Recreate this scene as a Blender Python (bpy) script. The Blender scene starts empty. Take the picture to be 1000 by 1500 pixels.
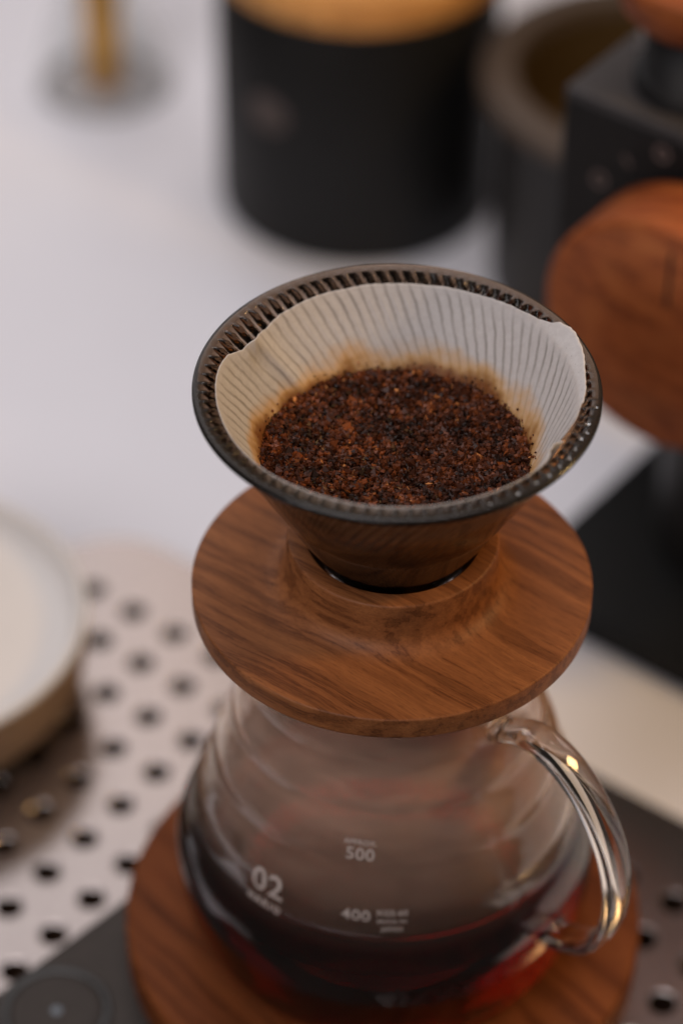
import bpy, bmesh, math, random
import numpy as np
from mathutils import Vector, Matrix, noise as mnoise
random.seed(7); rng = np.random.default_rng(7)
S = 0.01            # all sizes below are written in centimetres
PI = math.pi
rad = math.radians
scene = bpy.context.scene
COL = scene.collection

# ------------------------------------------------------------------ camera
CAM = Vector((-1.5332, -63.034, 79.249))
PITCH, ROLL = 0.725, 0.0118
fw = Vector((0, math.cos(PITCH), -math.sin(PITCH)))
rt = Vector((1, 0, 0)); up = rt.cross(fw)
rt2 = math.cos(ROLL)*rt + math.sin(ROLL)*up
up2 = -math.sin(ROLL)*rt + math.cos(ROLL)*up
cd = bpy.data.cameras.new('camera'); cam = bpy.data.objects.new('camera', cd); COL.objects.link(cam)
m = Matrix((rt2, up2, -fw)).transposed().to_4x4(); m.translation = CAM*S
cam.matrix_world = m
cd.sensor_fit = 'VERTICAL'; cd.sensor_height = 36; cd.sensor_width = 24
cd.lens = 100.8; cd.clip_start = 0.05; cd.clip_end = 30
cd.dof.use_dof = True; cd.dof.focus_distance = 0.822; cd.dof.aperture_fstop = 3.7
scene.camera = cam

# ------------------------------------------------------------------ light
world = bpy.data.worlds.new('World'); scene.world = world; world.use_nodes = True
bg = world.node_tree.nodes['Background']; bg.inputs[0].default_value = (0.80, 0.71, 0.66, 1); bg.inputs[1].default_value = 0.07

def area(name, loc, target, size, power, color, sy=None):
    l = bpy.data.lights.new(name, 'AREA'); l.energy = power; l.color = color; l.size = size
    if sy: l.shape = 'RECTANGLE'; l.size_y = sy
    o = bpy.data.objects.new(name, l); COL.objects.link(o); o.location = Vector(loc)*S
    o.rotation_euler = (Vector(target)*S - o.location).to_track_quat('-Z', 'Y').to_euler()
    return o
area('window_wall', (-105, 225, 150), (-10, 15, 5), 1.75, 15, (0.99, 0.95, 0.97), 2.4)
area('window_light', (-85, -115, 165), (0, 10, 12), 1.5, 27, (0.99, 0.955, 0.985), 1.5)
area('warm_reflection_panel', (55, 230, 150), (0, 10, 8), 1.7, 2.4, (1.0, 0.58, 0.28), 1.6)  # added warm panel for brown reflections in the coffee and handle
area('ceiling_light', (0, 80, 262), (-5, 40, 5), 1.1, 20, (1.0, 0.955, 0.98))
area('warm_lamp', (47, 4, 52), (0, 0, 20), 0.10, 1.7, (1.0, 0.64, 0.27))

scene.view_settings.view_transform = 'Standard'; scene.view_settings.look = 'None'
scene.view_settings.exposure = 0.0; scene.view_settings.gamma = 1
scene.render.engine = 'CYCLES'
cy = scene.cycles
cy.use_denoising = True
cy.max_bounces = 16; cy.transmission_bounces = 14; cy.transparent_max_bounces = 12; cy.glossy_bounces = 6; cy.diffuse_bounces = 4
cy.sample_clamp_indirect = 4; cy.caustics_refractive = True; cy.caustics_reflective = True; cy.blur_glossy = 0.6

# ------------------------------------------------------------------ helpers
def link(o): COL.objects.link(o); return o
def mesh_obj(name, V, Fc, mat, parent=None, smooth=True, loc=None):
    """V in cm, given relative to the parent's / object's own origin"""
    me = bpy.data.meshes.new(name)
    V = np.asarray(V, dtype=float)*S
    me.from_pydata(V.tolist(), [], [tuple(int(i) for i in f) for f in Fc]); me.update()
    if smooth: me.polygons.foreach_set('use_smooth', [True]*len(me.polygons))
    if mat: me.materials.append(mat)
    o = link(bpy.data.objects.new(name, me))
    if parent: o.parent = parent
    if loc is not None: o.location = Vector(loc)*S
    return o
def tag(o, label=None, cat=None, group=None, kind=None):
    if label: o['label'] = label
    if cat: o['category'] = cat
    if group: o['group'] = group
    if kind: o['kind'] = kind
    return o
def thing(name, label, cat, loc=(0, 0, 0), rotz=0, group=None):
    o = link(bpy.data.objects.new(name, None)); o.location = Vector(loc)*S; o.rotation_euler = (0, 0, rotz)
    o.empty_display_size = 0.02
    return tag(o, label, cat, group)
def lathe(prof, n=128, c=(0, 0), closed=False, ox=0):
    """revolve (r,z) points; r==0 ends become poles"""
    V = []; Fc = []; rows = []
    for r, z in prof:
        if r < 1e-6: rows.append([len(V)]); V.append((c[0], c[1], z))
        else:
            rows.append(list(range(len(V), len(V)+n)))
            for i in range(n):
                a = 2*PI*i/n; V.append((c[0]+r*math.cos(a), c[1]+r*math.sin(a), z))
    m_ = len(rows); pairs = [(k, k+1) for k in range(m_-1)] + ([(m_-1, 0)] if closed else [])
    for a, b in pairs:
        A, B = rows[a], rows[b]
        for i in range(n):
            j = (i+1) % n
            if len(A) == 1 and len(B) == 1: break
            if len(A) == 1: Fc.append((A[0], B[j], B[i]))
            elif len(B) == 1: Fc.append((A[i], A[j], B[0]))
            else: Fc.append((A[i], A[j], B[j], B[i]))
    return V, Fc
def smooth_prof(pts, sub=6):
    """Catmull-Rom through (r,z) points"""
    P = [np.array(p, float) for p in pts]; out = []
    for i in range(len(P)-1):
        p0 = P[max(i-1, 0)]; p1 = P[i]; p2 = P[i+1]; p3 = P[min(i+2, len(P)-1)]
        for k in range(sub):
            t = k/sub
            out.append(tuple(0.5*((2*p1)+(-p0+p2)*t+(2*p0-5*p1+4*p2-p3)*t*t+(-p0+3*p1-3*p2+p3)*t**3)))
    out.append(tuple(P[-1])); return out
def arc(cx, cz, r, a0, a1, n=6):
    return [(cx+r*math.cos(rad(a0+(a1-a0)*i/n)), cz+r*math.sin(rad(a0+(a1-a0)*i/n))) for i in range(n+1)]
def box_bm(x0, x1, y0, y1, z0, z1, bev=0.1, seg=3):
    bm = bmesh.new(); bmesh.ops.create_cube(bm, size=1)
    for v in bm.verts:
        v.co = Vector((x0+(v.co.x+.5)*(x1-x0), y0+(v.co.y+.5)*(y1-y0), z0+(v.co.z+.5)*(z1-z0)))
    if bev: bmesh.ops.bevel(bm, geom=bm.edges[:], offset=bev, segments=seg, profile=0.5, affect='EDGES')
    return bm
def bm_data(bm):
    bm.verts.index_update()
    V = [tuple(v.co) for v in bm.verts]; Fc = [tuple(v.index for v in f.verts) for f in bm.faces]; bm.free(); return V, Fc
def box(x0, x1, y0, y1, z0, z1, bev=0.1, seg=3): return bm_data(box_bm(x0, x1, y0, y1, z0, z1, bev, seg))
def rounded_slab(x0, x1, y0, y1, z0, z1, R, bev=0.12, n=10):
    """slab with vertical corners of radius R and softened top and bottom edges"""
    def ring(ins, z):
        out = []; r = max(R-ins, 0.02)
        for cx, cyy, a0 in ((x1-R, y1-R, 0), (x0+R, y1-R, 90), (x0+R, y0+R, 180), (x1-R, y0+R, 270)):
            for k in range(n+1):
                a = rad(a0+90*k/n); out.append((cx+r*math.cos(a), cyy+r*math.sin(a), z))
        return out
    rings = [ring(bev, z0), ring(0, z0+bev)] + [ring(bev*(1-math.sin(rad(t))), z1-bev+bev*math.sin(rad(t)) if t else z1-bev) for t in (0,)]
    rings = [ring(bev, z0), ring(bev*.3, z0+bev*.3), ring(0, z0+bev), ring(0, z1-bev), ring(bev*.3, z1-bev*.3), ring(bev, z1)]
    V = []; Fc = []; L = len(rings[0])
    for r_ in rings: V += r_
    for k in range(len(rings)-1):
        for i in range(L):
            j = (i+1) % L; Fc.append((k*L+i, k*L+j, (k+1)*L+j, (k+1)*L+i))
    Fc.append(tuple(reversed(range(L)))); Fc.append(tuple((len(rings)-1)*L+i for i in range(L)))
    return V, Fc

# ------------------------------------------------------------------ materials
def new_mat(name):
    mt = bpy.data.materials.new(name); mt.use_nodes = True
    nt = mt.node_tree; b = nt.nodes['Principled BSDF']; return mt, nt, b
def N(nt, t, **kw):
    n = nt.nodes.new(t)
    for k, v in kw.items(): setattr(n, k, v)
    return n
def coords(nt, scale=(100, 100, 100), rot=(0, 0, 0), loc=(0, 0, 0)):
    tc = N(nt, 'ShaderNodeTexCoord'); mp = N(nt, 'ShaderNodeMapping')
    mp.inputs['Scale'].default_value = scale; mp.inputs['Rotation'].default_value = rot; mp.inputs['Location'].default_value = loc
    nt.links.new(tc.outputs['Object'], mp.inputs['Vector']); return mp.outputs['Vector']
def ramp(nt, src, stops):
    r = N(nt, 'ShaderNodeValToRGB'); nt.links.new(src, r.inputs[0])
    el = r.color_ramp.elements
    while len(el) > len(stops): el.remove(el[-1])
    while len(el) < len(stops): el.new(0.5)
    for e, (p, c) in zip(el, stops): e.position = p; e.color = (*c, 1) if len(c) == 3 else c
    return r.outputs['Color']
def noise_tex(nt, vec, scale, detail=4, rough=0.55, dist=0.0):
    n = N(nt, 'ShaderNodeTexNoise'); nt.links.new(vec, n.inputs['Vector'])
    n.inputs['Scale'].default_value = scale; n.inputs['Detail'].default_value = detail
    n.inputs['Roughness'].default_value = rough; n.inputs['Distortion'].default_value = dist
    return n.outputs['Fac']
def mix(nt, fac, a, b, mode='MIX'):
    mx = N(nt, 'ShaderNodeMix', data_type='RGBA', blend_type=mode)
    if isinstance(fac, (int, float)): mx.inputs[0].default_value = fac
    else: nt.links.new(fac, mx.inputs[0])
    for i, v in ((6, a), (7, b)):
        if isinstance(v, tuple): mx.inputs[i].default_value = (*v, 1)
        else: nt.links.new(v, mx.inputs[i])
    return mx.outputs[2]
def math_n(nt, op, a, b=None):
    n = N(nt, 'ShaderNodeMath', operation=op)
    for i, v in ((0, a), (1, b)):
        if v is None: continue
        if isinstance(v, (int, float)): n.inputs[i].default_value = v
        else: nt.links.new(v, n.inputs[i])
    return n.outputs[0]
def bump(nt, b, src, strength, dist=0.0005):
    bp = N(nt, 'ShaderNodeBump'); bp.inputs['Strength'].default_value = strength; bp.inputs['Distance'].default_value = dist
    nt.links.new(src, bp.inputs['Height']); nt.links.new(bp.outputs[0], b.inputs['Normal'])

def simple(name, col, rough=0.5, metal=0.0, var=0.12, vscale=1.5, coat=0.0, bmp=0.0, bscale=30, spec=0.5):
    mt, nt, b = new_mat(name)
    v = coords(nt); f = noise_tex(nt, v, vscale, 6)
    lo = tuple(max(0, c*(1-var)) for c in col); hi = tuple(min(1, c*(1+var)) for c in col)
    nt.links.new(ramp(nt, f, [(0.3, lo), (0.7, hi)]), b.inputs['Base Color'])
    rr = N(nt, 'ShaderNodeMapRange'); nt.links.new(noise_tex(nt, v, vscale*3, 5), rr.inputs[0])
    rr.inputs[3].default_value = rough*0.85; rr.inputs[4].default_value = min(1, rough*1.15); nt.links.new(rr.outputs[0], b.inputs['Roughness'])
    b.inputs['Metallic'].default_value = metal; b.inputs['Coat Weight'].default_value = coat
    b.inputs['Specular IOR Level'].default_value = spec
    if bmp: bump(nt, b, noise_tex(nt, v, bscale, 3), bmp, 0.0002)
    return mt

def wood(name, light, mid, dark, ang, seed=0.0, freq=1.0, rough=0.42, axis='Z', streak=0.75, spec=0.2):
    """wood cut along the grain: long stretched figure, darker growth bands, short pores. ang = grain direction in the xy plane"""
    mt, nt, b = new_mat(name)
    rot = (0, 0, -ang) if axis == 'Z' else (0, ang, 0)
    v0 = coords(nt, rot=rot, loc=(seed, seed*0.7, seed*1.3))
    # gently warp so that the bands wander and close into a cathedral figure
    w = N(nt, 'ShaderNodeTexNoise'); w.inputs['Scale'].default_value = 0.16; w.inputs['Detail'].default_value = 2
    nt.links.new(v0, w.inputs['Vector'])
    vm = N(nt, 'ShaderNodeVectorMath', operation='MULTIPLY_ADD'); nt.links.new(w.outputs['Color'], vm.inputs[0])
    vm.inputs[1].default_value = (0.0, 1.0, 0.5); nt.links.new(v0, vm.inputs[2])
    def stretched(sx, sy, sz):
        mp = N(nt, 'ShaderNodeMapping'); mp.inputs['Scale'].default_value = (sx, sy, sz)
        nt.links.new(vm.outputs[0], mp.inputs['Vector']); return mp.outputs['Vector']
    broad = noise_tex(nt, stretched(0.07*freq, 0.75*freq, 0.75*freq), 1.0, 4, 0.55, 0.2)
    bands = noise_tex(nt, stretched(0.10*freq, 2.6*freq, 2.6*freq), 1.0, 5, 0.6, 0.3)
    fine = noise_tex(nt, stretched(0.9, 16, 16), 1.0, 4, 0.65)
    pores = noise_tex(nt, stretched(2.4, 30, 30), 1.0, 2, 0.6)
    c = ramp(nt, broad, [(0.34, dark), (0.46, mid), (0.60, mid), (0.72, light)])
    c2 = ramp(nt, bands, [(0.34, tuple(x*0.55 for x in mid)), (0.45, mid), (0.62, light)])
    c = mix(nt, 0.55, c, c2)
    veins = ramp(nt, bands, [(0.395, (1, 1, 1)), (0.425, (0.42, 0.36, 0.33)), (0.46, (1, 1, 1))])
    c = mix(nt, 0.65, c, veins, 'MULTIPLY')
    c = mix(nt, 0.55, c, ramp(nt, fine, [(0.3, (0.62, 0.58, 0.55)), (0.65, (1.18, 1.16, 1.12))]), 'MULTIPLY')
    c = mix(nt, streak*0.75, c, ramp(nt, pores, [(0.33, (0.38, 0.33, 0.30)), (0.43, (1, 1, 1))]), 'MULTIPLY')
    nt.links.new(c, b.inputs['Base Color'])
    rr = N(nt, 'ShaderNodeMapRange'); nt.links.new(fine, rr.inputs[0]); rr.inputs[3].default_value = rough*1.25; rr.inputs[4].default_value = rough*0.85
    nt.links.new(rr.outputs[0], b.inputs['Roughness'])
    b.inputs['Specular IOR Level'].default_value = spec
    h = math_n(nt, 'ADD', math_n(nt, 'MULTIPLY', fine, 0.5), pores)
    bump(nt, b, h, 0.22, 0.0002)
    return mt

GRAIN = -0.62
M_wood_disc = wood('walnut_disc', (0.31, 0.115, 0.039), (0.205, 0.070, 0.023), (0.080, 0.026, 0.010), GRAIN, seed=3.1, rough=0.5)
M_wood_coaster = wood('walnut_coaster', (0.20, 0.060, 0.017), (0.14, 0.038, 0.011), (0.10, 0.030, 0.011), GRAIN-0.25, seed=11.4, freq=0.85, rough=0.5, spec=0.08)
M_wood_knob = wood('walnut_knob', (0.36, 0.105, 0.026), (0.27, 0.063, 0.014), (0.13, 0.032, 0.010), 0.35, seed=21.0, freq=0.7, rough=0.6)
M_wood_lid = wood('bamboo_lid', (0.78, 0.40, 0.13), (0.70, 0.32, 0.09), (0.55, 0.23, 0.06), 0.1, seed=5.5, rough=0.4, streak=0.2)

def glass(name, col=(1, 1, 1), rough=0.0, ior=1.47):
    mt, nt, b = new_mat(name)
    b.inputs['Base Color'].default_value = (*col, 1); b.inputs['Transmission Weight'].default_value = 1
    b.inputs['Roughness'].default_value = rough; b.inputs['IOR'].default_value = ior
    return mt, nt, b
M_glass_handle, _, _ = glass('clear_glass', (1, 1, 0.99))
# server body: clear glass, condensation above the coffee line, warm bounce light painted into its colour
M_glass, nt, b = glass('misted_glass_warm_bounce', (0.99, 0.985, 0.97), 0.0, 1.42)
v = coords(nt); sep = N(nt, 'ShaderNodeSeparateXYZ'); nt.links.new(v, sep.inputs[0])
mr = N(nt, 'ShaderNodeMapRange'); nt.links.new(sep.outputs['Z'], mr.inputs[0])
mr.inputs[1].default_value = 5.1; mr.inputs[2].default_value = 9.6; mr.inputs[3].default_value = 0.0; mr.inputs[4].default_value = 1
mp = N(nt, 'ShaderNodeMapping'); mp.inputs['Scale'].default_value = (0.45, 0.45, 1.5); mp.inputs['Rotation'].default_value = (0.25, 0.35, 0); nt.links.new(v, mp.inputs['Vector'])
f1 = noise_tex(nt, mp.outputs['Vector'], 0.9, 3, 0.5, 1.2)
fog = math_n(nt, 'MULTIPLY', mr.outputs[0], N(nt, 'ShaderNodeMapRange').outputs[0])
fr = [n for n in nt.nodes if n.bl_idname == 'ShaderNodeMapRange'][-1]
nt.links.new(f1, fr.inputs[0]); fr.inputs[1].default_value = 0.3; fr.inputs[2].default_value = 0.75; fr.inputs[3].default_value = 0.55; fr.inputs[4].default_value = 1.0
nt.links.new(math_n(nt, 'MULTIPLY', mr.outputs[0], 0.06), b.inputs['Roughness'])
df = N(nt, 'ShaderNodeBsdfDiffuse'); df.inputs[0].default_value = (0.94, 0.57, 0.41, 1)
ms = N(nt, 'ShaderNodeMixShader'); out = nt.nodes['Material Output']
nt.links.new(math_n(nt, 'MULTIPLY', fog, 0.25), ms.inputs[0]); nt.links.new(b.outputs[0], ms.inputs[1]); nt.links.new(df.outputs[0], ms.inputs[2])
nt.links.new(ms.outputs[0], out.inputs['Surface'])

M_smoke, nt, b = glass('smoked_clear_plastic', (0.80, 0.72, 0.64), 0.015, 1.27)
va = N(nt, 'ShaderNodeVolumeAbsorption'); va.inputs['Color'].default_value = (0.62, 0.52, 0.43, 1); va.inputs['Density'].default_value = 900
nt.links.new(va.outputs[0], nt.nodes['Material Output'].inputs['Volume'])
df = N(nt, 'ShaderNodeBsdfPrincipled'); df.inputs['Base Color'].default_value = (0.048, 0.038, 0.032, 1); df.inputs['Roughness'].default_value = 0.3
ms = N(nt, 'ShaderNodeMixShader'); sz = N(nt, 'ShaderNodeSeparateXYZ'); nt.links.new(coords(nt), sz.inputs[0])
mr = N(nt, 'ShaderNodeMapRange'); nt.links.new(sz.outputs['Z'], mr.inputs[0]); mr.inputs[1].default_value = 8.09; mr.inputs[2].default_value = 8.14; mr.inputs[3].default_value = 0.04; mr.inputs[4].default_value = 0.32  # grey of the window's reflection is painted into the rim ring
nt.links.new(mr.outputs[0], ms.inputs[0])
nt.links.new(b.outputs[0], ms.inputs[1]); nt.links.new(df.outputs[0], ms.inputs[2]); nt.links.new(ms.outputs[0], nt.nodes['Material Output'].inputs['Surface'])

M_coffee, nt, b = glass('brewed_coffee', (1, 1, 1), 0.0, 1.34)
va = N(nt, 'ShaderNodeVolumeAbsorption'); va.inputs['Color'].default_value = (0.80, 0.40, 0.15, 1); va.inputs['Density'].default_value = 92
nt.links.new(va.outputs[0], nt.nodes['Material Output'].inputs['Volume'])
M_flask, _, _ = glass('grey_glass', (0.95, 0.96, 0.955), 0.12)
M_water, _, _ = glass('water', (1, 1, 1), 0.0, 1.33)

M_table = simple('white_table', (0.80, 0.775, 0.805), 0.45, var=0.025, vscale=0.08)
M_black = simple('matt_black_tin', (0.006, 0.0055, 0.005), 0.5, var=0.2, bmp=0.05, spec=0.25)
M_black_gloss = simple('black_rubber', (0.008, 0.008, 0.008), 0.5, spec=0.2)
M_black_housing = simple('black_painted_metal', (0.008, 0.007, 0.007), 0.55, var=0.2, bmp=0.05, spec=0.25)
M_housing_top = simple('dark_grey_metal', (0.045, 0.040, 0.040), 0.5, spec=0.3)
M_scale = simple('charcoal_plastic', (0.040, 0.031, 0.026), 0.6, var=0.08, bmp=0.1, bscale=60, spec=0.25)
M_scale_ring = simple('dark_button_ring', (0.022, 0.021, 0.020), 0.35)
M_steel = simple('brushed_steel', (0.66, 0.62, 0.60), 0.33, metal=1.0, var=0.05)
M_plate = simple('satin_steel_plate', (0.45, 0.395, 0.375), 0.19, metal=0.94, var=0.03)
M_bin = simple('dark_bronze_rim', (0.070, 0.048, 0.034), 0.45, var=0.1, spec=0.3)
M_bin_in = simple('bronze_inside', (0.16, 0.10, 0.04), 0.35, metal=0.7)
M_bin_body = simple('dark_grey_tin', (0.016, 0.014, 0.013), 0.45, spec=0.25)
M_bowl = simple('white_glaze', (0.62, 0.58, 0.55), 0.5, var=0.02)
M_bowl_out = simple('tan_stoneware', (0.23, 0.145, 0.088), 0.55, var=0.12)
M_brass = simple('amber_brass', (0.75, 0.40, 0.10), 0.32, metal=0.75)
M_print = simple('pale_print', (0.46, 0.38, 0.34), 0.6, var=0.05)
M_emblem = simple('faded_copper_print', (0.055, 0.034, 0.026), 0.5)
M_dial = simple('pale_dial_print', (0.13, 0.09, 0.08), 0.6)
M_led, nt, b = new_mat('pale_led'); b.inputs['Base Color'].default_value = (0.12, 0.13, 0.14, 1); b.inputs['Emission Color'].default_value = (0.5, 0.65, 0.85, 1); b.inputs['Emission Strength'].default_value = 0.04

# ------------------------------------------------------------------ the setting
tbl = mesh_obj('table_top', [(-30, -13, 0), (160, -13, 0), (160, 220, 0), (-30, 220, 0), (-30, -13, -3), (160, -13, -3), (160, 220, -3), (-30, 220, -3)],
               [(0, 1, 2, 3), (7, 6, 5, 4), (0, 4, 5, 1), (1, 5, 6, 2), (2, 6, 7, 3), (3, 7, 4, 0)], M_table, smooth=False)
tag(tbl, kind='structure')

# ------------------------------------------------------------------ perforated drip tray
e_b = (0.8073, -0.5902)                       # towards the right and the viewer
ang = math.atan2(e_b[1], e_b[0])
TO = (-9.667, 18.995)                         # one hole centre, in world cm
tray = thing('drip_tray', 'brushed steel drip tray with rows of round holes lying under the scale', 'drip tray', (TO[0], TO[1], 0), ang)
PA, PB = 2.0556, 2.0763                       # hole pitch along -y and +x of the tray
i0, i1, j0, j1 = -1, 16, 0, 9               # columns (+x), rows (-y)
def plate_mesh():
    V = []; Fc = []; n = 20; hr = 0.48; zt, zb = 1.2, 1.08
    for i in range(i0, i1+1):
        for j in range(j0, j1+1):
            cx, cyy = i*PB, -j*PA
            if (i, j) in ((i0, j0),): hr_ = 0
            b0 = len(V)
            for k in range(n):                # square boundary, hole rim, dimpled lip, wall
                a = 2*PI*k/n+PI/4; c, s = math.cos(a), math.sin(a); q = 1/max(abs(c), abs(s))
                V.append((cx+c*q*PB/2, cyy+s*q*PA/2, zt))
            for r, z in ((hr+0.08, zt), (hr+0.03, zt-0.005), (hr, zt-0.03), (hr, zb-0.05)):
                for k in range(n):
                    a = 2*PI*k/n+PI/4; V.append((cx+r*math.cos(a), cyy+r*math.sin(a), z))
            for L in range(4):
                for k in range(n):
                    l = (k+1) % n
                    Fc.append((b0+L*n+k, b0+L*n+l, b0+(L+1)*n+l, b0+(L+1)*n+k))
    x0, x1 = (i0-.5)*PB, (i1+.5)*PB; y1, y0 = (-j0+.5)*PA, (-j1-.5)*PA
    return V, Fc, x0, x1, y0, y1
V, Fc, x0, x1, y0, y1 = plate_mesh()
# plain border with rounded corners around the field of holes
mx0, mx1, my0, my1 = x0-1.5, x1+2.4, y0-0.9, y1+2.55; RC = 3.2
def border(V, Fc):
    n = 10; b0 = len(V); outer = []; inner = []
    for cx, cyy, a0, ix, iy in ((mx1-RC, my1-RC, 0, x1, y1), (mx0+RC, my1-RC, 90, x0, y1), (mx0+RC, my0+RC, 180, x0, y0), (mx1-RC, my0+RC, 270, x1, y0)):
        for k in range(n+1):
            a = rad(a0+90*k/n); outer.append((cx+RC*math.cos(a), cyy+RC*math.sin(a))); inner.append((ix, iy))
    return outer, inner
outer, inner = border(V, Fc)
b0 = len(V); L = len(outer)
for (ox, oy), (ix, iy) in zip(outer, inner): V.append((ix, iy, 1.2))
for (ox, oy) in outer: V.append((ox, oy, 1.2))
for k in range(L):
    l = (k+1) % L
    if inner[k] == inner[l]: Fc.append((b0+k, b0+L+k, b0+L+l))
    else: Fc.append((b0+k, b0+L+k, b0+L+l, b0+l))
b1 = len(V)
for (ox, oy) in outer: V.append((ox*1.002, oy*1.002, 1.14))
for (ox, oy) in outer: V.append((ox*1.002, oy*1.002, 0.85))
for k in range(L):
    l = (k+1) % L
    Fc.append((b0+L+k, b1+k, b1+l, b0+L+l)); Fc.append((b1+k, b1+L+k, b1+L+l, b1+l))
pl = mesh_obj('perforated_plate', V, Fc, M_plate, tray, smooth=False)
Vb, Fb = rounded_slab(mx0+0.25, mx1-0.25, my0+0.25, my1-0.25, 0.0, 0.35, RC-0.25, 0.1)
mesh_obj('tray_floor', Vb, Fb, simple('dark_tray', (0.045, 0.022, 0.012), 0.8, var=0.3, spec=0.1), tray, smooth=False)
def tray_wall():
    V = []; Fc = []; n = 12; pts = []
    for q in (0.0, 0.22):
        ring = []
        r = RC-0.05-q
        for cx, cyy, a0 in ((mx1-RC, my1-RC, 0), (mx0+RC, my1-RC, 90), (mx0+RC, my0+RC, 180), (mx1-RC, my0+RC, 270)):
            for k in range(n+1):
                a = rad(a0+90*k/n); ring.append((cx+r*math.cos(a), cyy+r*math.sin(a)))
        pts.append(ring)
    L = len(pts[0]); rows = [(pts[0], 0.0), (pts[0], 1.06), (pts[1], 1.06), (pts[1], 0.3)]
    for ring, z in rows: V += [(x, y, z) for x, y in ring]
    for k in range(3):
        for i in range(L):
            j = (i+1) % L; Fc.append((k*L+i, k*L+j, (k+1)*L+j, (k+1)*L+i))
    return V, Fc
Vw, Fw = tray_wall(); mesh_obj('tray_wall', Vw, Fw, M_steel, tray, smooth=False)

# ------------------------------------------------------------------ scale
sa = rad(46.3)
scl = thing('coffee_scale', 'charcoal plastic scale with a round ringed button under the walnut coaster', 'scale', (0, 0, 1.205), sa)
# local x runs away to the back right, y to the back left
V, Fc = rounded_slab(-17.5, 2.5, -7.1, 7.7, 0.25, 2.65, 0.9, 0.14); mesh_obj('body', V, Fc, M_scale, scl)
for (x, y) in ((-16, -5.8), (-16, 6.4), (1.2, -5.8), (1.2, 6.4)):
    V, Fc = lathe([(0, 0.0), (0.7, 0.0), (0.75, 0.08), (0.75, 0.3), (0, 0.3)], 24, (x, y)); mesh_obj('foot', V, Fc, M_black_gloss, scl)
V, Fc = lathe([(0, 2.6), (5.75, 2.6), (5.8, 2.66), (5.8, 3.02), (5.72, 3.1), (0, 3.1)], 96, (0, 0)); mesh_obj('shade_black_platform', V, Fc, M_black_gloss, scl)  # plate made black to stand for the shadow under the coaster
bx, by = -9.6, 5.35
def to_local(wx, wy): return (wx*math.cos(sa)+wy*math.sin(sa), -wx*math.sin(sa)+wy*math.cos(sa))
bx, by = to_local(-10.75, -3.0)
V, Fc = lathe([(1.55, 2.6), (1.55, 2.70), (1.60, 2.72), (1.78, 2.72), (1.83, 2.70), (1.83, 2.6)], 64, (bx, by)); ring = mesh_obj('button_ring', V, Fc, M_scale_ring, scl)
V, Fc = lathe([(0, 2.67), (1.2, 2.675), (1.5, 2.69), (1.54, 2.66), (1.54, 2.6)], 64, (bx, by)); btn = mesh_obj('button', V, Fc, M_scale, scl)
V, Fc = lathe([(0, 2.69), (0.16, 2.69), (0.2, 2.66)], 24, (bx, by)); mesh_obj('indicator_light', V, Fc, M_led, btn)

# ------------------------------------------------------------------ coaster
coaster = thing('wooden_coaster', 'thick round walnut coaster on the scale below the glass server', 'coaster', (0, 0, 4.31))
prof = [(0, 0)] + arc(8.35, 0.22, 0.22, -90, 0, 5) + arc(8.35, 1.35, 0.22, 0, 90, 6) + [(0, 1.57)]
V, Fc = lathe(prof, 160); mesh_obj('disc', V, Fc, M_wood_coaster, coaster)

# ------------------------------------------------------------------ server
ZS = 5.885
srv = thing('glass_server', 'clear ribbed glass coffee server with looped handle, half full on the walnut coaster', 'coffee server', (0, 0, ZS))
ctrl = [(4.6, 0.0), (5.35, 0.05), (5.95, 0.4), (6.4, 1.2), (6.68, 2.4), (6.76, 3.5), (6.68, 4.3), (6.42, 5.0), (6.14, 5.5), (6.03, 6.0), (5.97, 6.5), (5.72, 7.2), (5.48, 7.8), (5.40, 8.3), (5.18, 8.9),
        (4.92, 9.5), (4.82, 10.0), (4.62, 10.5), (4.38, 11.0), (4.28, 11.5), (4.08, 12.2), (3.92, 13.1), (3.85, 13.9), (3.92, 14.12)]
outer_p = smooth_prof(ctrl, 8)
zs_ = np.array([p[1] for p in outer_p]); rs_ = np.array([p[0] for p in outer_p])
def r_out(z): return float(np.interp(z, zs_, rs_))
TH = 0.22
# offset inwards along the profile normal
P = np.array(outer_p); T = np.gradient(P, axis=0); T /= np.linalg.norm(T, axis=1)[:, None]
inner_pts = [(max(p[0]-t[1]*TH, 0), p[1]+t[0]*TH) for p, t in zip(P, T)]
inner_pts = [q for q in inner_pts if q[1] > TH*0.9]
prof = [(0, 0.12)] + [(3.2, 0.10), (4.3, 0.04)] + outer_p + [(3.82, 14.16)] + inner_pts[::-1] + [(4.2, 0.26), (0, 0.32)]
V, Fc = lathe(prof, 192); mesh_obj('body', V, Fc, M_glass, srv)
zi = np.array([q[1] for q in inner_pts]); ri = np.array([q[0] for q in inner_pts])
def r_in(z): return float(np.interp(z, zi, ri))

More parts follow.
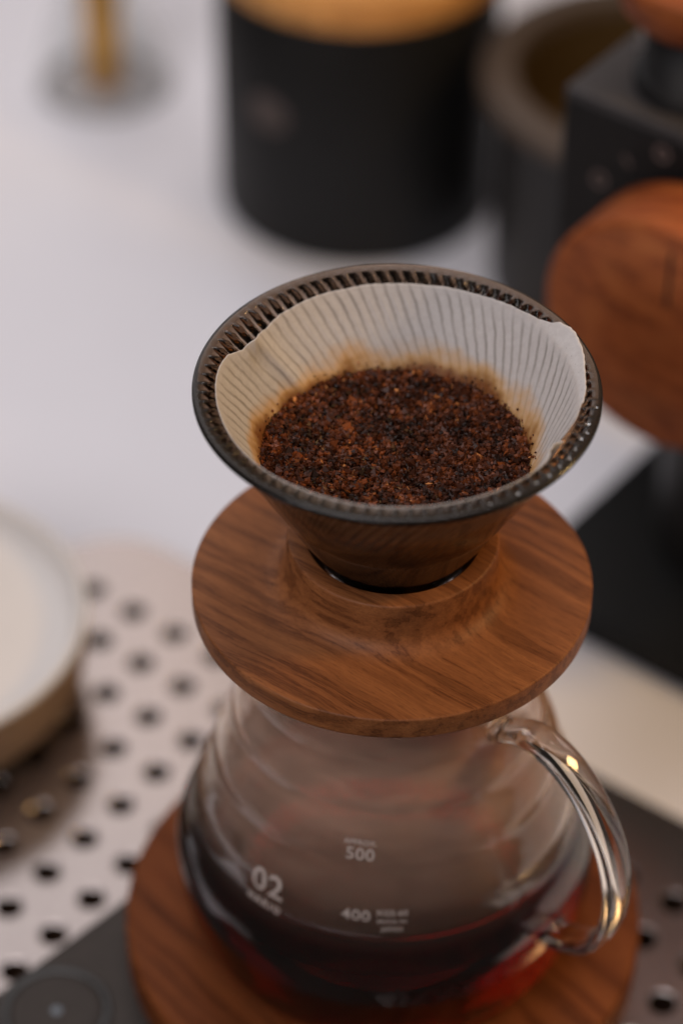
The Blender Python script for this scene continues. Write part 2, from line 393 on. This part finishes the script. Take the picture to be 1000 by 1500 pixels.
# handle: a broad flat glass strap swept through points given as (distance from the axis, height above the server base)
HA = rad(-40); hd = Vector((math.cos(HA), math.sin(HA), 0)); hs = Vector((-math.sin(HA), math.cos(HA), 0))
hp = smooth_prof([(4.15, 11.25), (4.65, 11.5), (5.5, 11.85), (6.6, 11.6), (7.7, 10.7), (8.6, 9.2), (9.0, 7.5), (8.9, 6.0), (8.45, 4.85), (7.7, 4.2), (6.95, 3.95), (6.65, 4.1)], 8)
def sweep(path, secf, n=28):
    Pp = [np.array(p) for p in path]; V = []; Fc = []
    for i, p in enumerate(Pp):
        t = Pp[min(i+1, len(Pp)-1)]-Pp[max(i-1, 0)]; t = t/np.linalg.norm(t)
        nrm = hd*(-t[1])+Vector((0, 0, t[0])); c = hd*p[0]+Vector((0, 0, p[1]))
        w, h = secf(i/(len(Pp)-1))
        for k in range(n):
            a = 2*PI*k/n; ca, sa_ = math.cos(a), math.sin(a)
            q = c+hs*(w*math.copysign(abs(ca)**0.8, ca))+nrm*(h*math.copysign(abs(sa_)**0.8, sa_)); V.append(tuple(q))
    m_ = len(Pp)
    for i in range(m_-1):
        for k in range(n):
            l = (k+1) % n; Fc.append((i*n+k, i*n+l, (i+1)*n+l, (i+1)*n+k))
    Fc.append(tuple(reversed(range(n)))); Fc.append(tuple((m_-1)*n+k for k in range(n)))
    return V, Fc
def hsec(t):
    w = 0.56+0.06*math.sin(PI*t); h = 0.24
    e = max(0, 1-t/0.07); e2 = max(0, 1-(1-t)/0.07)
    return w-0.06*e+0.05*e2, h+0.16*e+0.14*e2
V, Fc = sweep(hp, hsec)
hnd = mesh_obj('handle', V, Fc, M_glass_handle, srv)

# coffee in the server: its wall sits a hair inside the glass
LV = 11.42-ZS
pr = [(0, 0.30), (4.2, 0.24)] + [(r+0.02, z-0.01) for r, z in inner_pts if z < LV-0.05] + [(r_in(LV)+0.02, LV+0.06), (r_in(LV)-0.05, LV+0.015), (r_in(LV)-0.16, LV), (0, LV)]
V, Fc = lathe(pr, 192)
cof = mesh_obj('brewed_coffee', V, Fc, M_coffee, None, loc=(0, 0, ZS))
tag(cof, 'dark red brown brewed coffee filling the bottom of the glass server', 'coffee')

# printing wrapped on to the front of the glass
def text_mesh(txt, size, offset=0.0, spacing=1.0):
    cu = bpy.data.curves.new('lettering', 'FONT'); cu.body = txt; cu.size = size; cu.align_x = 'CENTER'; cu.align_y = 'CENTER'
    cu.offset = offset; cu.space_character = spacing; cu.resolution_u = 4
    o = link(bpy.data.objects.new('lettering', cu)); dg = bpy.context.evaluated_depsgraph_get(); dg.update()
    me = bpy.data.meshes.new_from_object(o.evaluated_get(dg))
    bpy.data.objects.remove(o); bm = bmesh.new(); bm.from_mesh(me); bpy.data.meshes.remove(me)
    bmesh.ops.triangulate(bm, faces=bm.faces[:]); bmesh.ops.subdivide_edges(bm, edges=[e for e in bm.edges if e.calc_length() > size*0.12], cuts=2)
    bmesh.ops.triangulate(bm, faces=bm.faces[:])
    return bm_data(bm)
Larr = np.concatenate([[0], np.cumsum(np.hypot(np.diff(rs_), np.diff(zs_)))])
def wrap_text(txt, size, az, z, offset=0.01, tilt=0.0, spacing=1.05):
    """letters laid on the glass; the vertical of the letters follows the profile's arc length"""
    V, Fc = text_mesh(txt, size, offset, spacing)
    s0 = float(np.interp(z, zs_, Larr)); R0 = r_out(z); W = []
    for x, y, _ in V:
        x, y = x*math.cos(tilt)-y*math.sin(tilt), x*math.sin(tilt)+y*math.cos(tilt)
        s = s0+y; r = float(np.interp(s, Larr, rs_))+0.004; zz = float(np.interp(s, Larr, zs_))
        a = az+x/R0; W.append((r*math.cos(a), r*math.sin(a), zz))
    o = mesh_obj('printed_mark', W, Fc, M_print, srv, smooth=False); return o
CAMs = CAM-Vector((0, 0, ZS))
def hit_body(px, py):
    """azimuth and height where a line of sight meets the server's outer wall (used once to read off the print positions)"""
    d = (fw+rt2*((px-500)/4200)-up2*((py-750)/4200)).normalized(); t = 60.0
    while t < 110:
        p = CAMs+d*t
        if 0 < p.z < 14 and math.hypot(p.x, p.y) < r_out(p.z): return math.atan2(p.y, p.x), p.z
        t += 0.02
for txt, px, py, size, off in (('500', 527, 1252, 0.58, 0.006), ('APPROX.', 528, 1234, 0.24, 0.004), ('400', 521, 1341, 0.58, 0.006),
                               ('XGS-60', 574, 1338, 0.29, 0.004), ('MADE IN', 574, 1350, 0.22, 0.004), ('JAPAN', 574, 1361, 0.22, 0.004),
                               ('02', 391, 1296, 1.2, 0.012), ('HARIO', 386, 1322, 0.34, 0.01)):
    a, z = hit_body(px, py)
    wrap_text(txt, size, a, z, off, spacing=1.35 if txt == 'HARIO' else 1.05)

# ------------------------------------------------------------------ dripper
ZR = 28.2; ZD = 20.05
drp = thing('pour_over_dripper', 'smoked clear cone dripper with spiral ribs on a round walnut stand', 'coffee dripper', (0, 0, ZD))
H = ZR-ZD; TA = math.tan(rad(30))
def cone_in(z):   # inner wall radius, z measured down from the rim
    return 5.50-z*TA
NR = 84; TW = 0.80
def twist(r): return TW*math.log(5.6/max(r, 0.6))
def rib(u):
    u = u % 1.0
    if u < 0.10: return 1.0
    if u < 0.30: return 1-(u-0.10)/0.20
    if u < 0.90: return 0.0
    if u < 0.98: t = (u-0.90)/0.08; return t*t*(3-2*t)
    return 1.0
def rib_h(z): return 0.29-0.20*min(1, max(z, 0)/2.2)
def dripper_cone():
    n = NR*14; V = []; Fc = []; rows = []
    # outer wall from bottom to rim
    prof_o = [(5.66-z*0.565, z) for z in np.linspace(7.75, 0.55, 18)] + [(5.66, 0.30), (5.75, 0.22), (5.80, 0.14), (5.80, 0.06), (5.77, 0.01), (5.70, -0.01), (5.56, 0.0)]
    for r, z in prof_o: rows.append([(r, z, 0.0)])
    prof_i = [0.02, 0.05, 0.09, 0.14]+list(np.linspace(0.22, 7.72, 44))
    A = np.arange(n)*2*PI/n
    allrows = []
    for r, z in prof_o:
        allrows.append(np.stack([r*np.cos(A), r*np.sin(A), np.full(n, H-z)], 1))
    for z in prof_i:
        r0 = cone_in(z); h = 0.23*min(1, max(0, (z-0.0)/0.05)) if z < 0.05 else (0.23-0.13*min(1, z/3))
        h = rib_h(z)
        rr = np.array([rib((a+twist(r0))*NR/(2*PI)) for a in A])
        base = r0 if z > 0.1 else r0
        gap = 0.0 if z <= 0.03 else 1.0     # at the very top the wall is still the flat ring
        r = r0-h*(rr if z > 0.03 else np.ones(n)*0+rr)
        # the flat ring reaches in to the ribs; between ribs the wall steps back at once
        allrows.append(np.stack([r*np.cos(A), r*np.sin(A), np.full(n, H-z)], 1))
    V = np.concatenate(allrows); m_ = len(allrows)
    idx = np.arange(n); nx = (idx+1) % n
    for k in range(m_):
        a = k*n; b2 = ((k+1) % m_)*n
        Fc += np.stack([a+idx, a+nx, b2+nx, b2+idx], 1).tolist()
    return V, Fc
V, Fc = dripper_cone(); mesh_obj('ribbed_cone', V, Fc, M_smoke, drp)
# walnut collar and disc, one turned piece
prof = [(2.0, 0.0), (5.85, 0.0)] + arc(5.88, 0.12, 0.12, -90, 0, 4) + arc(5.93, 0.71, 0.07, 0, 90, 4) + [(5.2, 0.78), (4.4, 0.79)] + \
       [(3.17+0.78*(1-math.sin(rad(t))), 0.80+0.62*(1-math.cos(rad(t)))) for t in (5, 18, 31, 44, 57, 70, 82)] + [(3.17, 1.55), (3.15, 2.36)] + arc(3.06, 2.42, 0.08, 0, 90, 4) + [(2.88, 2.50)] + arc(2.62, 2.42, 0.08, 90, 180, 3) + \
       [(2.36, 2.10), (2.17, 1.75), (2.0, 1.3)]
V, Fc = lathe(prof, 192, closed=True); mesh_obj('wooden_stand', V, Fc, M_wood_disc, drp)

# paper filter ------------------------------------------------------------
M_paper, nt, b = new_mat('wet_filter_paper')
uv = N(nt, 'ShaderNodeUVMap'); uv.uv_map = 'UVMap'; sp = N(nt, 'ShaderNodeSeparateXYZ'); nt.links.new(uv.outputs[0], sp.inputs[0])
v = coords(nt)
fib = noise_tex(nt, v, 6, 6, 0.7); fib2 = noise_tex(nt, v, 0.7, 4, 0.6)
base = ramp(nt, fib, [(0.3, (0.66, 0.615, 0.59)), (0.7, (0.76, 0.72, 0.70))])
# wet contact lines where the paper clings to the spiral ribs
jit = math_n(nt, 'ADD', sp.outputs['X'], math_n(nt, 'MULTIPLY', math_n(nt, 'SUBTRACT', fib2, 0.5), 0.9))
fr_ = math_n(nt, 'FRACT', jit); tri = math_n(nt, 'ABSOLUTE', math_n(nt, 'SUBTRACT', fr_, 0.5))
line = N(nt, 'ShaderNodeMapRange', interpolation_type='SMOOTHSTEP'); nt.links.new(tri, line.inputs[0]); line.inputs[1].default_value = 0.23; line.inputs[2].default_value = 0.03
line.inputs[3].default_value = 0; line.inputs[4].default_value = 1
wetm = N(nt, 'ShaderNodeMapRange', interpolation_type='SMOOTHSTEP'); nt.links.new(math_n(nt, 'ADD', sp.outputs['Y'], math_n(nt, 'MULTIPLY', fib2, 0.25)), wetm.inputs[0])
wetm.inputs[1].default_value = 0.13; wetm.inputs[2].default_value = 0.34; wetm.inputs[3].default_value = 0; wetm.inputs[4].default_value = 1
lw = math_n(nt, 'MULTIPLY', line.outputs[0], math_n(nt, 'MULTIPLY', math_n(nt, 'MULTIPLY', wetm.outputs[0], fib2), 0.85))
c = mix(nt, lw, base, (0.20, 0.16, 0.13))
# coffee stain creeping up from the grounds: y is depth below the paper's edge in units of 2.4 cm
stn = math_n(nt, 'ADD', sp.outputs['Y'], math_n(nt, 'MULTIPLY', math_n(nt, 'SUBTRACT', noise_tex(nt, v, 0.8, 3, 0.6), 0.5), 0.50))
def mrange(src, a, b_):
    q = N(nt, 'ShaderNodeMapRange', interpolation_type='SMOOTHSTEP'); nt.links.new(src, q.inputs[0]); q.inputs[1].default_value = a; q.inputs[2].default_value = b_; return q.outputs[0]
c = mix(nt, math_n(nt, 'MULTIPLY', mrange(stn, 0.62, 0.90), 0.8), c, (0.72, 0.38, 0.07))
c = mix(nt, mrange(stn, 0.80, 0.98), c, (0.24, 0.075, 0.012))
c = mix(nt, mrange(sp.outputs['Y'], 1.0, 1.22), c, (0.020, 0.007, 0.003))
nt.links.new(c, b.inputs['Base Color']); b.inputs['Roughness'].default_value = 0.55
bump(nt, b, fib, 0.12, 0.0003)
tl = N(nt, 'ShaderNodeBsdfTranslucent'); nt.links.new(c, tl.inputs[0])
ms = N(nt, 'ShaderNodeMixShader'); ms.inputs[0].default_value = 0.38
nt.links.new(b.outputs[0], ms.inputs[1]); nt.links.new(tl.outputs[0], ms.inputs[2]); nt.links.new(ms.outputs[0], nt.nodes['Material Output'].inputs['Surface'])

edge_tab = [(-180, .10, 0), (-165, .14, 0), (-150, .10, 0), (-130, .05, 0), (-100, .06, 0), (-70, .03, 0), (-50, .02, .02), (-40, .03, .06), (-31, -.02, .10), (-26, .10, .02), (-22, .42, -.10), (-17, .26, -.02), (-12, .10, .05),
            (-7, .0, .16), (0, -.06, .24), (8, -.10, .26), (14, -.19, .30), (20, -.22, .28), (26, -.26, .22), (30, -.22, .16), (33, -.08, .08), (37, .0, .05), (45, .06, 0), (60, .14, 0), (80, .2, 0), (100, .22, 0), (120, .28, 0), (133, .34, 0),
            (141, .44, -.05), (147, .28, -.10), (151, .20, -.20), (156, .34, -.10), (163, .12, -.02), (172, .08, 0), (180, .10, 0)]
et = np.array(edge_tab)
def paper_r(z): return cone_in(max(z, 0))-rib_h(z)-0.035
def paper_mesh():
    n = 900; m_ = 64; V = []; UV = []; Fc = []
    zl = 7.0
    for i in range(n):
        a = 2*PI*i/n; d = math.degrees(a); d = d-360 if d > 180 else d
        de = float(np.interp(d, et[:, 0], et[:, 1])); fl = float(np.interp(d, et[:, 0], et[:, 2]))
        de += 0.035*mnoise.noise(Vector((math.cos(a)*5, math.sin(a)*5, 3)))+0.018*mnoise.noise(Vector((math.cos(a)*30, math.sin(a)*30, 9)))
        for k in range(m_):
            t = (k/(m_-1))**1.25; z = de+(zl-de)*t
            if de < 0: r = paper_r(z)+(fl+0.25)*min(1.0, max(0.0, (0.10-z)/0.42))**1.3
            else: r = paper_r(z)+min(fl, 0.02)*math.exp(-((z-de)/0.6)**2)
            # crease on the left running down to the grounds, and the seam fold on the right
            cr = 151-7*(z)                       # degrees
            w = (d-cr)/4.2; r -= 0.20*math.exp(-w*w)*math.exp(-max(z-2.4, 0)) ; w2 = (d-cr-9)/6; r -= 0.05*math.exp(-w2*w2)
            w3 = (d+31+5*z)/4.5; r -= 0.24*math.exp(-w3*w3)*math.exp(-max(z, 0)/1.2)
            ph = (a+twist(cone_in(max(z, 0))))*NR/(2*PI)
            r += 0.014*(1-rib(ph))*min(1, max(0, (z-0.25)/0.5))
            r += 0.02*mnoise.noise(Vector((math.cos(a)*3.5, math.sin(a)*3.5, z*0.8)))
            V.append((r*math.cos(a), r*math.sin(a), H-z)); UV.append((ph, (z)/2.65))
    for i in range(n):
        j = (i+1) % n
        for k in range(m_-1): Fc.append((i*m_+k, i*m_+k+1, j*m_+k+1, j*m_+k))
    return V, UV, Fc, m_
V, UV, Fc, pm = paper_mesh()
pap = mesh_obj('paper_filter', V, Fc, M_paper, None, loc=(0, 0, ZD))
me = pap.data; uvl = me.uv_layers.new(name='UVMap'); li = np.zeros(len(me.loops), int); me.loops.foreach_get('vertex_index', li)
UVa = np.array(UV)[li]
# mend the wrap of the phase across the seam
fs = li.reshape(-1, 4); u = UVa[:, 0].reshape(-1, 4); big = (u.max(1)-u.min(1)) > NR/2
u[big] = np.where(u[big] < NR/2, u[big]+NR, u[big]); UVa[:, 0] = u.reshape(-1)
uvl.data.foreach_set('uv', UVa.astype(np.float32).ravel())
sm = pap.modifiers.new('thickness', 'SOLIDIFY'); sm.thickness = 0.018*S; sm.offset = 0
tag(pap, 'damp white cone filter paper with uneven folded edge lining the dripper', 'filter paper')

# coffee grounds -----------------------------------------------------------
M_grounds, nt, b = new_mat('wet_coffee_grounds')
at = N(nt, 'ShaderNodeAttribute'); at.attribute_name = 'tint'
c = ramp(nt, at.outputs['Fac'], [(0.0, (0.010, 0.003, 0.0012)), (0.40, (0.066, 0.016, 0.005)), (0.75, (0.185, 0.046, 0.011)), (0.93, (0.38, 0.13, 0.034)), (1.0, (0.55, 0.22, 0.07))])
nt.links.new(c, b.inputs['Base Color']); b.inputs['Roughness'].default_value = 0.4; b.inputs['Specular IOR Level'].default_value = 0.2
GZ = 2.6; GR = paper_r(GZ)
def gz(x, y):
    r = math.hypot(x, y); q = Vector((x*0.9, y*0.9, 4.0))
    return H-GZ+0.10*mnoise.noise(q)+0.05*mnoise.noise(Vector((x*3, y*3, 1)))-0.22*max(0, 1-(r/(GR*0.9))**2)+0.06*mnoise.noise(Vector((x*7, y*7, 2)))
def grounds():
    V = []; Fc = []; T = []
    nr, na = 44, 160
    V.append((0, 0, gz(0, 0)))
    for k in range(1, nr+1):
        r = (GR+0.05)*k/nr
        for i in range(na):
            a = 2*PI*i/na; x, y = r*math.cos(a), r*math.sin(a); V.append((x, y, gz(x, y)-0.03))
    for i in range(na): Fc.append((0, 1+i, 1+(i+1) % na)); T.append(0.1)
    for k in range(nr-1):
        for i in range(na):
            j = (i+1) % na; a = 1+k*na; Fc.append((a+i, a+na+i, a+na+j, a+j)); T.append(0.12)
    # crumbs: small rough pebbles, closed, each a squashed and jittered octahedron
    oc = np.array([(1, 0, 0), (-1, 0, 0), (0, 1, 0), (0, -1, 0), (0, 0, 1), (0, 0, -1)], float)
    of = [(0, 2, 4), (2, 1, 4), (1, 3, 4), (3, 0, 4), (2, 0, 5), (1, 2, 5), (3, 1, 5), (0, 3, 5)]
    for q in range(12500):
        onwall = q > 12100
        r = GR*math.sqrt(rng.random())*1.0; a = rng.random()*2*PI
        size = 0.055+0.085*rng.random()**2+(0.10*rng.random() if rng.random() < 0.05 else 0)
        if onwall:
            z = GZ-0.30*rng.random()**3-0.02; r = paper_r(z)-0.02; size *= 0.55; x, y = r*math.cos(a), r*math.sin(a); zz = H-z
        else:
            x, y = r*math.cos(a), r*math.sin(a); zz = gz(x, y)+0.02+0.05*rng.random()
        A = rng.normal(size=(3, 3)); Q, _ = np.linalg.qr(A)
        sc = size*np.array([1.0, 0.55+0.45*rng.random(), 0.35+0.45*rng.random()])
        W = (oc*(0.75+0.5*rng.random((6, 1))))*sc @ Q+np.array([x, y, zz])
        b0 = len(V); V += W.tolist(); Fc += [(b0+i, b0+j, b0+k) for i, j, k in of]
        clump = mnoise.noise(Vector((x*1.1, y*1.1, 7)))*0.42
        t = min(1, max(0, 0.27+clump*0.8+0.42*mnoise.noise(Vector((x*3.6, y*3.6, 3)))+0.14*rng.normal()+(0.35 if rng.random() < 0.04 else 0)))
        if r > GR*0.9: t = min(1, t+0.12)
        T += [t]*8
    return V, Fc, T
V, Fc, T = grounds()
gr = mesh_obj('coffee_grounds', V, Fc, M_grounds, None, smooth=False, loc=(0, 0, ZD))
at_ = gr.data.attributes.new('tint', 'FLOAT', 'FACE'); at_.data.foreach_set('value', np.array(T, np.float32))
tag(gr, 'wet dark brown coffee grounds heaped in the paper filter', 'coffee grounds', kind='stuff')

# water droplets on the rim, right-hand side
drop_me = None
DROPL = ['large clear droplet where the folded paper dips on the right rim', 'small clear droplet just below the large one by the paper fold',
 'clear droplet beside the lower end of the paper fold on the rim', 'third smallest droplet on the right rim, next after the paper fold',
 'clear droplet on the right front rim between two smaller ones', 'small droplet below the middle of the right front rim',
 'wide clear droplet low on the right front rim', 'small droplet near the front of the right rim', 'clear droplet second from the front on the dripper rim',
 'front-most and smallest water droplet on the dripper rim', 'topmost water droplet on the right rim beside the raised paper']
k = 0
for dg_, rr_, s_ in ((-17, 5.50, .075), (-21, 5.60, .05), (-24, 5.52, .07), (-29, 5.56, .045), (-33.5, 5.60, .06), (-38, 5.58, .05), (-43, 5.60, .065), (-48, 5.57, .05), (-55, 5.6, .06), (-64, 5.58, .045), (-9, 5.62, .05)):
    if drop_me is None:
        V, Fc = lathe([(0, 0), (0.9, 0.0), (1.0, 0.12), (0.93, 0.38), (0.72, 0.62), (0.4, 0.78), (0, 0.84)], 18)
        o = mesh_obj('water_droplet', V, Fc, M_water); drop_me = o.data
    else: o = link(bpy.data.objects.new('water_droplet', drop_me))
    a = rad(dg_); o.location = Vector((rr_*math.cos(a), rr_*math.sin(a), ZR+0.010))*S; o.scale = (s_*1.3, s_, s_); o.rotation_euler = (0, 0, a+k)
    k += 1
    tag(o, DROPL[k-1], 'water droplet', 'water droplets on the dripper rim')

# ------------------------------------------------------------------ bowl at the left
bowl = thing('ceramic_bowl', 'low ceramic bowl, white inside and tan outside, on the perforated tray', 'bowl', (-18.0, 14.5, 1.205))
prof = [(0, 0.0), (4.6, 0.0), (4.7, 0.5), (5.6, 0.75), (6.5, 1.5), (6.95, 2.4), (7.05, 3.2)]
V, Fc = lathe(smooth_prof(prof[3:], 4), 96)
V, Fc = lathe([(5.6, 0.75)]+smooth_prof([(5.6, 0.75), (6.5, 1.1), (6.9, 2.2), (7.05, 3.95)], 5)[1:], 96); mesh_obj('outer_wall', V, Fc, M_bowl_out, bowl)
V, Fc = lathe([(7.05, 3.95)]+arc(6.88, 4.0, 0.17, 0, 180, 8)+smooth_prof([(6.66, 3.8), (6.45, 3.3), (6.0, 3.0), (4.5, 2.85), (0, 2.8)], 5), 96); mesh_obj('glazed_inside', V, Fc, M_bowl, bowl)
V, Fc = lathe([(0, 0), (4.7, 0), (4.8, 0.1), (4.8, 0.7), (5.65, 0.76)], 96); mesh_obj('foot', V, Fc, M_black_gloss, bowl)  # black colour stands for the shade under the bowl

# ------------------------------------------------------------------ canister
can = thing('coffee_canister', 'matt black coffee canister with light wooden lid at the back', 'canister', (-1.0, 49.8, 0.01))
prof = [(0, 0)]+arc(6.12, 0.4, 0.4, -90, 0, 5)+[(6.52, 12.5), (6.47, 12.6), (0, 12.6)]
V, Fc = lathe(prof, 96); mesh_obj('body', V, Fc, M_black, can)
prof = [(0, 12.62), (6.4, 12.62)]+arc(6.45, 12.74, 0.12, -90, 0, 3)+arc(6.37, 14.0, 0.2, 0, 90, 5)+[(0, 14.2)]
V, Fc = lathe(prof, 96); mesh_obj('wooden_lid', V, Fc, M_wood_lid, can)
def curved_patch(R, az, z, w, h, off=0.02, n=20):
    V = [(0, 0, 0)]; V = []
    V.append(((R+off)*math.cos(az), (R+off)*math.sin(az), z)); Fc = []
    for k in range(n):
        a = 2*PI*k/n; aa = az+w*math.cos(a)/R; V.append(((R+off)*math.cos(aa), (R+off)*math.sin(aa), z+h*math.sin(a)))
    for k in range(n): Fc.append((0, 1+k, 1+(k+1) % n))
    return V, Fc
V, Fc = curved_patch(6.52, rad(-128), 7.6, 1.1, 0.9); mesh_obj('printed_emblem', V, Fc, M_emblem, can, smooth=False)

# ------------------------------------------------------------------ dark round bin behind the grinder
bn = thing('knock_bin', 'round dark bin with a thick brown rim, half hidden behind the grinder', 'knock bin', (11.8, 43.0, 0.01))
V, Fc = lathe([(0, 0)]+arc(6.3, 0.4, 0.4, -90, 0, 4)+[(6.75, 5), (6.7, 10.4)], 96); mesh_obj('body', V, Fc, M_bin_body, bn)
V, Fc = lathe([(6.5, 10.0)]+arc(7.1, 10.65, 0.5, -70, 60, 8)+[(6.8, 11.22)]+arc(6.2, 11.0, 0.25, 90, 170, 4)+[(5.85, 10.4)], 96); mesh_obj('rim', V, Fc, M_bin, bn)
V, Fc = lathe([(5.9, 10.7), (5.8, 8), (5.75, 1.0), (0, 0.9)], 96); mesh_obj('inner_wall', V, Fc, M_bin_in, bn)

# ------------------------------------------------------------------ grinder
ga = math.atan2(-0.6, 0.8)          # local x along the front face to the right, local y away from the viewer
gd = thing('coffee_grinder', 'black coffee grinder with a large round walnut knob on its front', 'coffee grinder', (6.3, 21.7, 0.01), ga)
V, Fc = rounded_slab(-0.6, 15.4, -1.2, 13.0, 0.0, 1.3, 0.6, 0.15); mesh_obj('base', V, Fc, M_black_gloss, gd)
V, Fc = lathe([(3.0, 1.25), (3.0, 11.7)], 64, (5.0, 6.4)); mesh_obj('column', V, Fc, M_bin_body, gd)
V, Fc = box(-0.3, 13.2, 0.0, 10.5, 11.6, 23.65, 0.18); mesh_obj('housing', V, Fc, M_black_housing, gd, smooth=False)
V, Fc = box(-0.28, 13.18, 0.02, 10.48, 23.6, 24.05, 0.14); mesh_obj('top_plate', V, Fc, M_housing_top, gd, smooth=False)
def lathe_y(prof, n, cx, cz):      # revolve about the local y axis; prof = (r, y)
    V, Fc = lathe(prof, n); return [(cx+x, z, cz-y) for x, y, z in V], Fc
KX, KZ = 6.1, 17.9
V, Fc = lathe_y([(0, -3.3)]+[(4.3, -3.3)]+[(4.3+0.35*math.sin(rad(t)), -2.95-0.35*math.cos(rad(t))) for t in (0, 20, 45, 70, 90)]+[(4.66, -0.6), (4.6, -0.3), (0, -0.3)], 128, KX, KZ)
knob = mesh_obj('knob', V, Fc, M_wood_knob, gd)
V, Fc = lathe_y([(0, -0.32), (3.4, -0.32), (3.4, 0.02), (0, 0.02)], 48, KX, KZ); mesh_obj('knob_collar', V, Fc, M_steel, gd)
V, Fc = box(KX+0.25, KX+0.45, -3.32, -3.2, KZ+1.6, KZ+3.9, 0.04, 1); mesh_obj('pointer_slot', V, Fc, M_black_gloss, knob, smooth=False)
for q in range(6):
    a = rad(148-q*17); R_ = 5.5
    cx, cz = KX+R_*math.cos(a), KZ+R_*math.sin(a)
    if q % 2 == 0:
        V, Fc = lathe_y([(0.20, 0), (0.20, -0.03), (0.32, -0.03), (0.32, 0)], 20, cx, cz); mesh_obj('dial_mark', V, Fc, M_dial, gd, smooth=False)
    else:
        V, Fc = box(-0.06, 0.06, -0.03, 0.01, -0.22, 0.22, 0, 1)
        c_, s_ = math.cos(a-PI/2), math.sin(a-PI/2)
        V = [(cx+x*c_-z*s_, y, cz+x*s_+z*c_) for x, y, z in V]; mesh_obj('dial_tick', V, Fc, M_dial, gd, smooth=False)
V, Fc = lathe([(2.35, 24.0), (2.35, 24.5), (2.2, 24.65), (2.0, 24.7), (2.0, 27.0), (0, 27.0)], 64, (3.3, 3.1)); mesh_obj('hopper_collar', V, Fc, M_black_housing, gd)
V, Fc = lathe([(0.2, 24.0), (0.2, 26.1), (0.15, 26.2), (0, 26.2)], 20, (0.85, 3.3)); mesh_obj('steel_pin', V, Fc, M_steel, gd)
V, Fc = lathe([(0, 26.9), (2.6, 26.9), (3.0, 27.3), (3.4, 28.6), (3.35, 28.9), (0, 29.0)], 96, (3.3, 3.1)); mesh_obj('hopper_lid', V, Fc, M_wood_knob, gd)

# ------------------------------------------------------------------ conical flask with an amber rod, back left
fl = thing('conical_glass', 'small clear conical glass open at the top, at the back left of the table', 'flask', (-13.6, 58.6, 0.02))
po = smooth_prof([(3.0, 0.0), (3.45, 0.25), (3.2, 1.2), (2.3, 4.2), (1.45, 7.6), (1.35, 9.5)], 5)
pi_ = [(r-0.22, z) for r, z in po[::-1]]
V, Fc = lathe(po+pi_, 64, closed=True); mesh_obj('glass_wall', V, Fc, M_flask, fl)
V, Fc = lathe([(0, 0.02), (0.75, 0.03), (0.9, 0.2), (0.95, 2.0), (0.95, 13.5), (0.9, 13.6), (0, 13.6)], 40)
rod = mesh_obj('amber_rod', V, Fc, M_brass, None, loc=(-13.6, 58.6, 0.0)); tag(rod, 'thick amber brown rod standing upright inside the conical glass', 'rod')
